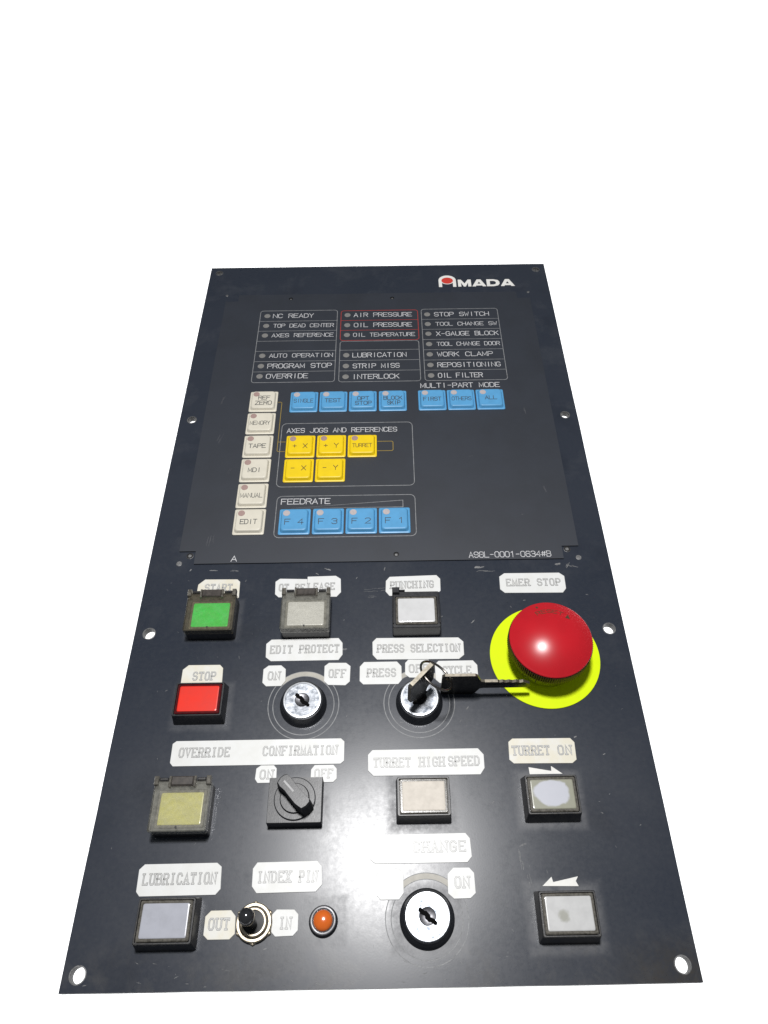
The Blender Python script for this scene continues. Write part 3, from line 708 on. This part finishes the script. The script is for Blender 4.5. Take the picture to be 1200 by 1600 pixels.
plate_label([(-60.8, 93.2), (-50.9, 93.2), (-50.6, 84.7), (-61.2, 84.7)], [("ON", -58.6, -52.6, 88.7)], 1.8, label="ON label left of the rotary switch", h=4.0)
plate_label([(-34.0, 92.9), (-21.4, 92.9), (-21.2, 84.6), (-34.0, 84.6)], [("OFF", -31.9, -23.4, 88.7)], 1.8, label="OFF label right of the rotary switch", h=4.0)
plate_label([(-6.1, 99.8), (51.3, 99.9), (51.1, 87.1), (-6.0, 87.2)], [("TURRET", -3.1, 14.6, 93.5), ("HIGH", 19.5, 31.3, 93.5), ("SPEED", 33.8, 48.6, 93.7)], 2.6, label="TURRET HIGH SPEED label")
plate_label([(64.2, 104.5), (97.2, 104.3), (96.8, 91.8), (63.6, 92.1)], [("TURRET", 65.7, 83.9, 98.4), ("ON", 88.5, 94.8, 98.3)], 1.9, 'tape_old', label="TURRET ON label")
plate_label([(-4.6, 60.1), (41.4, 60.4), (41.9, 47.8), (-5.0, 47.8)], [("CHANGE", 15.2, 39.0, 54.6)], 2.2, label="CHANGE label bleached by glare")
plate_label([(30.2, 45.7), (42.2, 45.6), (42.4, 33.1), (29.9, 32.9)], [("ON", 33.5, 39.6, 39.6)], 2.4, label="ON label right of the lower lock")
plate_label([(-2.0, 45.7), (10.2, 45.7), (10.2, 33.0), (-2.0, 33.0)], [], 2.2, label="blank label lost in glare, left of the lower lock")  # inferred label; its blank white also stands in for glare
plate_label([(-110.0, 49.2), (-72.6, 49.4), (-71.8, 36.2), (-109.6, 36.0)], [("LUBRICATION", -107.2, -74.6, 42.9)], 2.0, label="LUBRICATION label")
plate_label([(-58.3, 49.2), (-27.0, 49.5), (-26.3, 36.8), (-57.9, 36.5)], [("INDEX", -55.6, -40.9, 43.0), ("PIN", -36.6, -28.9, 43.0)], 2.4, label="INDEX PIN label")
plate_label([(-77.3, 29.9), (-64.1, 30.0), (-63.4, 18.7), (-77.2, 18.7)], [("OUT", -75.2, -66.6, 24.6)], 2.0, 'tape_old', label="OUT label left of the toggle switch", h=4.2)
plate_label([(-48.0, 30.0), (-36.4, 29.8), (-36.2, 19.7), (-47.8, 19.4)], [("IN", -44.3, -39.5, 24.6)], 2.0, label="IN label right of the toggle switch", h=4.2)

def sticker(pts, label):
    g = Geo().loft([(pts, 0), (pts, .3)])
    return lab(g.put("arrow_sticker", M['logo'], panel), label)
sticker([(72.7, 90.2), (72.9, 86.8), (88.9, 86.8), (83.8, 90.6), (83.6, 88.2)], "white arrow sticker pointing right")
sticker([(72.5, 37.5), (88.7, 37.2), (87.7, 39.3), (89.0, 41.2), (77.5, 39.0), (77.0, 41.2)], "white arrow sticker pointing left")

# ------------------------------------------------------------------ illuminated push buttons
def push_button(cx, cy, lens, rim='rim_clear', h=9.0, label=None, guard=None, broken=False, body='black'):
    o = bpy.data.objects.new("push_button", None); COL.objects.link(o); o.parent = panel
    o.location = (cx * MM, cy * MM, 0)
    if label: o['label'] = label
    if guard or broken:
        hz = h
        Geo().loft([(rr(26.2, 22.6, 1.0, 0, 0), 0), (rr(26.0, 22.2, 1.0, 0, 0), hz - .3), (rr(25.4, 21.8, 1.0, 0, 0), hz), (rr(23.2, 17.4, .8, 0, -.8), hz), (rr(23.0, 17.2, .8, 0, -.8), hz - 3.4)]).put("housing", M[body], o, smooth=30)
        ly, lz, cw, ch_ = -.8, hz, 22.4, 16.8
    else:
        Geo().loft([(rr(26.0, 20.6, .7), 0), (rr(25.9, 20.4, .7), .8), (rr(24.9, 17.9, .8, 0, .1), h - .5), (rr(24.4, 17.3, .8, 0, .1), h),
                    (rr(23.3, 16.4, .7, 0, .1), h), (rr(23.2, 16.3, .7, 0, .1), h - 1.8)]).put("housing", M[body], o, smooth=20)
        ly, lz, cw, ch_ = .1, h, 22.5, 15.7
    Geo().loft([(rr(cw, ch_, .7, 0, ly), lz - 3.5), (rr(cw, ch_, .7, 0, ly), lz + .1), (rr(cw - .9, ch_ - .9, .7, 0, ly), lz + .5),
                (rr(cw - 1.6, ch_ - 1.6, .7, 0, ly), lz + .5), (rr(cw - 1.9, ch_ - 1.9, .7, 0, ly), lz + .28)]).put("clear_rim", M[rim], o, smooth=25)
    Geo().loft([(rr(cw - 2.4, ch_ - 2.3, .7, 0, ly), lz + .25), (rr(cw - 2.6, ch_ - 2.5, .8, 0, ly), lz + .50), (rr(cw - 3.4, ch_ - 3.2, .8, 0, ly), lz + .58)]).put("lens", M[lens], o)
    if guard:
        # flip-up smoked cover: an open box with a wall of its own, hinge lugs and hinge block
        z0, z1 = h - 1.4, h + 3.4
        g = Geo().loft([(rr(26.8, 22.8, 1.0, 0, -.1), z0), (rr(26.8, 22.8, 1.0, 0, -.1), z1 - .6), (rr(25.6, 21.6, 1.0, 0, -.1), z1)])
        g.loft([(rr(25.6, 21.6, .8, 0, -.1), z0), (rr(25.6, 21.6, .8, 0, -.1), z1 - 1.2)])
        # close the wall's lower rim
        n = 20; a = 0; b = 3 * n
        for k in range(n): g.f.append((a + k, a + (k + 1) % n, b + (k + 1) % n, b + k)); g.m.append(0)
        cov = g.put("flip_guard", M[guard], o, smooth=25)
        for sx in (-1, 1):
            Geo().box(*sorted((sx * 13.3, sx * 11.2)), 9.0, 13.0, z1 - 1.8, z1 + 1.5, .3).put("hinge_lug", M['rim_clear'], cov)
            Geo().box(*sorted((sx * 6.4, sx * 5.3)), 8.0, 13.0, z1 - .5, z1 + 1.3, .3).put("hinge_lug", M['rim_clear'], cov)
        Geo().box(-5.2, 5.2, 8.6, 12.9, z1 - 2.2, z1 + 1.3, .5).put("hinge_block", M['hinge'], cov)
        Geo().box(-10.8, -6.8, 11.0, 12.4, z1 - 1.5, z1 + .6, .3).put("hinge_pin", M['black_worn'], cov)
        Geo().box(6.8, 10.8, 11.0, 12.4, z1 - 1.5, z1 + .6, .3).put("hinge_pin", M['black_worn'], cov)
        Geo().rev([(.5, 0), (.4, .1), (0, .12)], 12).put("latch_dimple", M['black'], cov, (-.3, -9.6, z1))
    if broken:
        Geo().box(-13.0, -9.0, 9.2, 12.9, h - 1, h + 2.2, .4).put("hinge_lug", M['black'], o)
        Geo().box(-9.0, -6.0, 11.0, 12.0, h - 1, h + .9, .3).put("hinge_stub", M['black'], o)
        for sx in (-1, 1):
            Geo().box(*sorted((sx * 13.05, sx * 12.2)), -9.0, 9.6, h - .5, h + .8, .3).put("side_rail", M['black'], o)
    return o
M['hinge'] = mat("smoky_brown_hinge", (0.075, 0.065, 0.058), 0.3, 0, 0.5, 400)
push_button(-92.1, 173.2, 'lens_green', h=8.6, label="green button under a smoked flip guard", guard='guard_dark')
push_button(-40.2, 173.2, 'lens_white', h=8.6, label="white button under a smoked flip guard", guard='guard')
push_button(20.2, 173.2, 'lens_white', h=10.5, label="white button whose flip guard has broken off", broken=True)
push_button(-92.2, 124.6, 'lens_red', 'red_rim', h=8.5, label="square red button")
push_button(-92.8, 72.0, 'lens_amber', h=8.4, label="straw yellow button under a smoked flip guard", guard='guard')
push_button(20.4, 74.9, 'lens_cream', label="cream white button in the bright glare", body='black_worn')
push_button(81.0, 74.7, 'lens_ton', label="grey button with a pale worn patch", body='black_worn')
push_button(-92.6, 25.0, 'lens_blueish', label="grey white button beside the toggle switch", body='black_worn')
push_button(81.1, 25.1, 'lens_br', label="white button with a grey stain", body='black_worn')

# ------------------------------------------------------------------ key locks
def lock(cx, cy, slot=-52, label=None, core=True):
    for r in (15.8, 18.3):
        g = Geo(); ribbon(g, circ(r, 72), .42, .012, True); g.put("printed_ring", M['line_print'], plate, (cx, cy, 0))
    g = Geo(); n = 20; a0, a1 = R(48), R(136)
    for k in range(n + 1):
        a = a0 + (a1 - a0) * k / n
        g.v += [(15.9 * math.cos(a), 15.9 * math.sin(a), .02), (18.2 * math.cos(a), 18.2 * math.sin(a), .02)]
    for k in range(n): g.f.append((2 * k, 2 * k + 1, 2 * k + 3, 2 * k + 2)); g.m.append(0)
    g.put("printed_arc", M['beige_arc'], plate, (cx, cy, 0))
    o = bpy.data.objects.new("key_lock", None); COL.objects.link(o); o.parent = panel
    o.location = (cx * MM, cy * MM, 0)
    if label: o['label'] = label
    Geo().rev([(12.1, 0), (12.1, .8), (11.6, 1.5), (10.8, 5.2), (10.3, 6.0), (9.9, 6.1)], 56).put("collar", M['collar'], o, smooth=30)
    Geo().rev([(9.95, 5.6), (9.9, 6.5), (9.5, 6.95), (8.7, 7.0), (8.6, 6.85)], 56).put("chrome_rim", M['chrome_rim'], o, smooth=40)
    Geo().rev([(8.62, 6.85), (6.0, 6.82), (3.7, 6.75)], 56).put("chrome_face", M['chrome'], o, smooth=40)
    Geo().rev([(3.7, 6.75), (3.6, 6.5), (3.4, 6.4), (0, 6.4)], 32).put("core", M['core'], o, smooth=40)
    g = Geo(); zz = [(-5.0, .2), (-4.4, 1.0), (-2.2, .9), (-1.6, 1.4), (.6, 1.1), (1.2, .5), (2.6, .9), (4.6, .8), (5.2, -.1), (4.5, -1.0), (2.4, -.8), (1.6, -1.4), (-.4, -1.2), (-1.2, -.5), (-2.6, -.9), (-4.4, -.8)]
    g.loft([(zz[::-1], 6.3), (zz[::-1], 6.86)])
    s = g.put("key_slot", M['slot_shade'], o); s.rotation_euler = (0, 0, R(slot))  # raised black piece painted as the shade in the keyway
    return o
lock(-39.6, 124.0, -42, "edit protect key lock, empty")
lock(20.3, 124.2, 46, "press selection key lock holding a key")
lock(20.2, 25.4, -38, "lower key lock in the glare")

# ------------------------------------------------------------------ rotary selector
sel = bpy.data.objects.new("rotary_switch", None); COL.objects.link(sel); sel.parent = panel
sel.location = (-40.2 * MM, 75.2 * MM, 0); sel['label'] = "black rotary switch on a square base"
Geo().loft([(rr(25.6, 21.2, .4, 0, -.6), 0), (rr(25.4, 20.9, .4, 0, -.4), 6.4), (rr(25.0, 20.4, .4, 0, -.3), 6.9)], tmi=1).put("square_base", [M['knob_side'], M['grey_knob']], sel)
Geo().rev([(9.8, 6.8), (9.8, 7.6), (9.4, 7.9), (7.0, 7.9), (6.8, 7.3), (6.7, 7.3)], 56).put("dial_ring", M['grey_knob'], sel, smooth=35)
Geo().rev([(6.8, 7.0), (6.8, 8.6), (6.5, 8.9), (0, 8.9)], 48).put("knob_disc", M['rough_grey'] if 'rough_grey' in M else M['grey_knob'], sel, smooth=35)
def knob_outline(k=1.0, e=0.0):
    # plan of the grip: broad flat ends, gentle S-shaped sides; long axis x (pointer end at -x)
    up = [(-9.2, 3.2), (-7.0, 3.6), (-3.5, 3.3), (0, 3.0), (4, 3.1), (8.2, 3.3)]
    lo = [(9.0, -2.6), (5, -3.4), (0, -3.2), (-4, -2.9), (-7.4, -3.3), (-9.4, -2.9), (-10.2, -.4), (-10.0, 1.8)]
    return [(x * k, y * k + e) for x, y in (up + [(9.3, 2.4), (9.6, 0)] + lo)][::-1]
g = Geo().loft([(knob_outline(1.04), 8.2), (knob_outline(1.0), 12), (knob_outline(.95), 16.2), (knob_outline(.88), 17.2)], mi=0, tmi=1)
kn = g.put("grip", [M['knob_side'], M['knob_top'] if 'knob_top' in M else M['grey_knob']], sel, (0.6, .4, 0)); kn.rotation_euler = (0, 0, R(-46))
Geo().box(-7.0, -.2, -.45, .45, 17.2, 17.28, .02).put("pointer_line", M['pointer'], kn)

# ------------------------------------------------------------------ toggle switch
tg = bpy.data.objects.new("toggle_switch", None); COL.objects.link(tg); tg.parent = panel
tg.location = (-55.4 * MM, 24.8 * MM, 0); tg['label'] = "toggle switch with dark bat lever"
Geo().loft([(circ(8.7, 6, ph=R(30)), 0), (circ(8.7, 6, ph=R(30)), 1.2), (circ(8.2, 6, ph=R(30)), 1.5)]).put("hex_nut", M['brass'], tg)
Geo().rev([(7.9, 1.4), (7.85, 2.2), (7.4, 2.6), (6.5, 2.6), (6.3, 2.2)], 40).put("washer", M['brass'], tg, smooth=40)
Geo().rev([(6.3, 2.0), (6.0, 2.0), (5.9, 3.3), (5.4, 3.9), (4.8, 3.9), (4.6, 2.4)], 40).put("threaded_bush", M['brass'], tg, smooth=40)
Geo().rev([(6.35, 2.05), (6.0, 2.08)], 40).put("bush_groove", M['hole_dark'], tg)
Geo().rev([(4.7, 2.9), (2.6, 3.1), (0, 3.6)], 32).put("dark_centre", M['hole_dark'], tg, smooth=40)  # dark shallow cone filling the bush round the lever
prof = [(2.0, 0), (1.9, 2), (2.2, 5), (2.9, 8), (3.4, 10.4), (3.5, 11.8), (3.15, 13.2), (2.2, 14.3), (1.0, 14.85), (0, 15)]
lv = Geo().rev(prof, 32).put("bat_lever", M['dark_chrome'], tg, (-.2, -1.2, 2.6), 60)
lv.rotation_euler = (R(-9), R(-6), 0)

# ------------------------------------------------------------------ pilot lamp
pl = bpy.data.objects.new("pilot_lamp", None); COL.objects.link(pl); pl.parent = panel
pl.location = (-25.3 * MM, 25.0 * MM, 0); pl['label'] = "small orange pilot lamp"
Geo().rev([(6.4, 0), (6.3, 1.0), (5.9, 2.4)], 40).put("skirt", M['black'], pl, smooth=40)
Geo().rev([(5.9, 2.4), (5.7, 3.0), (4.9, 3.2), (4.25, 2.9)], 40).put("bezel", M['pilot_rim'], pl, smooth=40)
Geo().rev([(4.27, 2.6), (4.2, 3.2), (3.8, 3.9), (2.9, 4.5), (1.6, 4.9), (0, 5.0)], 40).put("lamp_lens", M['orange'], pl, smooth=80)

# ------------------------------------------------------------------ emergency stop
es = bpy.data.objects.new("emergency_stop", None); COL.objects.link(es); es.parent = panel
EX, EY = 88.7, 149.0
es.location = (EX * MM, EY * MM, 0); es['label'] = "red mushroom emergency stop on a fluorescent yellow disc"
Geo().rev([(29.4, 0), (29.4, .5), (29.3, .6), (0, .6)], 96).put("yellow_disc", M['fluoro'], es, smooth=30)
col = Geo().rev([(17.6, .6), (17.6, 7.6), (17.2, 8.2), (12.5, 8.4)], 64).put("yellow_collar", M['collar_yellow'], es, smooth=30)
g = Geo(); k = 0
for ti, ch in enumerate("RESET"):            # worn print round the collar, read from the front left
    for st in text_strokes(ch, 0, 2.6, 4.4, 3.6):
        cl = st[0] == st[-1]; pp = st[:-1] if cl else st
        gg = Geo(); ribbon(gg, pp, .5, 0, cl)
        b = len(g.v)
        for (x, y, z) in gg.v:
            a = R(196) + (x + ti * 3.4) / 17.6
            g.v.append(((17.66 + .003 * (k % 3)) * math.cos(a), (17.66 + .003 * (k % 3)) * math.sin(a), y))
        g.f += [tuple(b + i for i in f) for f in gg.f]; g.m += gg.m; k += 1
g.put("collar_print", M['ink'], es)
Geo().rev([(12.6, 8.3), (12.6, 12.8)], 48).put("stem", M['black'], es, smooth=30)
N_ = 116
def star(r, d): return [((r if k % 2 else r - d) * math.cos(math.pi * k / N_), (r if k % 2 else r - d) * math.sin(math.pi * k / N_)) for k in range(2 * N_)]
g = Geo().loft([(circ(12.4, 2 * N_), 12.6), (star(20.9, .5), 12.6), (star(21.75, .7), 13.2), (star(21.85, .7), 19.5), (circ(21.0, 2 * N_), 20.0)], top=False)
g.put("knurled_rim", M['knurl'], es)
RD, HD, ZD = 21.3, 6.4, 20.4
RS = (RD * RD + HD * HD) / (2 * HD)
def dome_z(r): return ZD + HD - RS + math.sqrt(RS * RS - r * r)
prof = [(20.4, 19.8), (21.2, 19.9), (21.45, 20.3), (21.3, 20.75)] + [(r, dome_z(r) + .25 * max(0, 1)) for r in (20.9, 20, 18.5, 16.5, 14, 11, 8, 5, 2.5, 0)]
Geo().rev(prof, 96).put("mushroom_cap", M['red'], es, smooth=60)
g = Geo(); k = 0
for ti, ch in enumerate("RESET"):
    for st in text_strokes(ch, 0, 2.3, 0, 2.4):
        cl = st[0] == st[-1]; pp = st[:-1] if cl else st
        gg = Geo(); ribbon(gg, pp, .36, 0, cl); b = len(g.v)
        for (x, y, z) in gg.v:
            a = R(117) - (x + ti * 3.0) / 14.2; r = 14.2 + y
            g.v.append((r * math.cos(a), r * math.sin(a), dome_z(r) + .29 + .003 * (k % 3)))
        g.f += [tuple(b + i for i in f) for f in gg.f]; g.m += gg.m; k += 1
b = len(g.v)
for a, r in ((R(51), 16.0), (R(51), 12.6), (R(41), 14.0)): g.v.append((r * math.cos(a), r * math.sin(a), dome_z(r) + .33))
g.f.append((b, b + 1, b + 2)); g.m.append(0)
b = len(g.v)
for dx, dy in ((0, 1.0), (.8, 0), (0, -1.0), (-.8, 0)):
    x, y = -5.4 + dx, 17.4 + dy; g.v.append((x, y, dome_z(math.hypot(x, y)) + .30))
g.f.append((b, b + 1, b + 2, b + 3)); g.m.append(0)
g.put("cap_print", M['worn_ink'], es)

# ------------------------------------------------------------------ the two keys and their ring
def key_object(label, hole, hw=8.6, top=23.4, t=2.0):
    """flat key in the local x-z plane: blade along -z, bow above; origin at the shoulder"""
    bow = [(-3.6, 0), (3.6, 0), (4.2, 2.0), (hw - 1, 4.2), (hw, 5.4), (hw, top - 1.4), (hw - 1.2, top), (1.2 - hw, top), (-hw, top - 1.4), (-hw, 5.4), (1 - hw, 4.2), (-4.2, 2.0)]
    blade = [(-3.6, 0), (3.6, 0), (3.6, -6.5), (2.9, -7.4), (3.5, -9), (2.6, -10.6), (3.4, -12.2), (2.5, -14), (3.3, -15.8), (2.4, -17.6), (3.0, -19.4), (0.6, -23), (-2.6, -23.6), (-3.6, -22.0)]
    root = bpy.data.objects.new("key", None); COL.objects.link(root)
    root['label'] = label; root['category'] = "key"; root['group'] = "keys on the split ring"
    def slab(name, pts, hole=None, th=t):
        bm = bmesh.new(); edges = []
        def ring(p):
            vs = [bm.verts.new((x * MM, -th / 2 * MM, z * MM)) for x, z in p]
            for a, b in zip(vs, vs[1:] + vs[:1]): edges.append(bm.edges.new((a, b)))
        ring(pts)
        if hole: ring(circ(hole[2], 20, hole[0], hole[1]))
        bmesh.ops.triangle_fill(bm, use_beauty=True, use_dissolve=False, edges=edges)
        if hole:
            kill = [f for f in bm.faces if (f.calc_center_median().x / MM - hole[0]) ** 2 + (f.calc_center_median().z / MM - hole[1]) ** 2 < (hole[2] * .9) ** 2]
            if kill: bmesh.ops.delete(bm, geom=kill, context='FACES_ONLY')
        ret = bmesh.ops.extrude_face_region(bm, geom=list(bm.faces))
        for v in [q for q in ret['geom'] if isinstance(q, bmesh.types.BMVert)]: v.co.y += th * MM
        bmesh.ops.recalc_face_normals(bm, faces=bm.faces)
        for f in bm.faces: f.material_index = 0 if abs(f.normal.y) > .5 else 1
        me = bpy.data.meshes.new(name); bm.to_mesh(me); bm.free(); me.materials.append(M['key']); me.materials.append(M['key_edge'])
        o = bpy.data.objects.new(name, me); COL.objects.link(o); o.parent = root
        return o
    slab("bow", bow, hole)
    slab("blade", blade, None, 1.5)
    g = Geo().box(-.9, .9, -.9, -.76, -21, -1, .02)
    g.put("blade_groove", M['hole_dark'], root)
    return root
k1 = key_object("upright key standing in the press selection lock", (1.43, 20.2, 1.8))
k1.location = (20.6 * MM, 124.2 * MM, 12.2 * MM); k1.rotation_euler = (0, 0, R(46))
k2 = key_object("key hanging sideways from the ring, its blade reaching under the red button", (8.1, 18.2, 1.8), 11.2, 21.8, 1.4)
# blade points to +x: local -z -> +x
k2.rotation_euler = (0, R(-90), 0)
k2.location = (53.2 * MM, 128.7 * MM, 12.4 * MM)
# split ring: passes through both bow holes
def tube(name, pts, r, m, closed=True, n=8):
    g = Geo(); N = len(pts); rows = []
    for i in range(N):
        p = Vector(pts[i]); t = (Vector(pts[(i + 1) % N]) - Vector(pts[i - 1])).normalized()
        u = t.orthogonal().normalized() if i == 0 else (u - t * u.dot(t)).normalized()
        v = t.cross(u); rows.append(len(g.v))
        g.v += [tuple(p + (u * math.cos(2 * math.pi * k / n) + v * math.sin(2 * math.pi * k / n)) * r) for k in range(n)]
    for i in range(N if closed else N - 1):
        a, b = rows[i], rows[(i + 1) % N]
        for k in range(n): g.f.append((a + k, a + (k + 1) % n, b + (k + 1) % n, b + k)); g.m.append(0)
    return g.put(name, m, None, (0, 0, 0), 80)
RN = Vector((0.5625, 0.3776, 0.7355)).normalized(); RC = Vector((28.1, 127.33, 26.42))
ea = RN.cross(Vector((0, 0, 1))).normalized(); eb = RN.cross(ea)
pts = [tuple(RC + (ea * math.cos(2 * math.pi * k / 64) + eb * math.sin(2 * math.pi * k / 64)) * 9.14) for k in range(64)]
rg = tube("split_ring", pts, .62, M['ring'])
rg['label'] = "dark steel split ring joining the upright and the hanging key"; rg['category'] = "key ring"
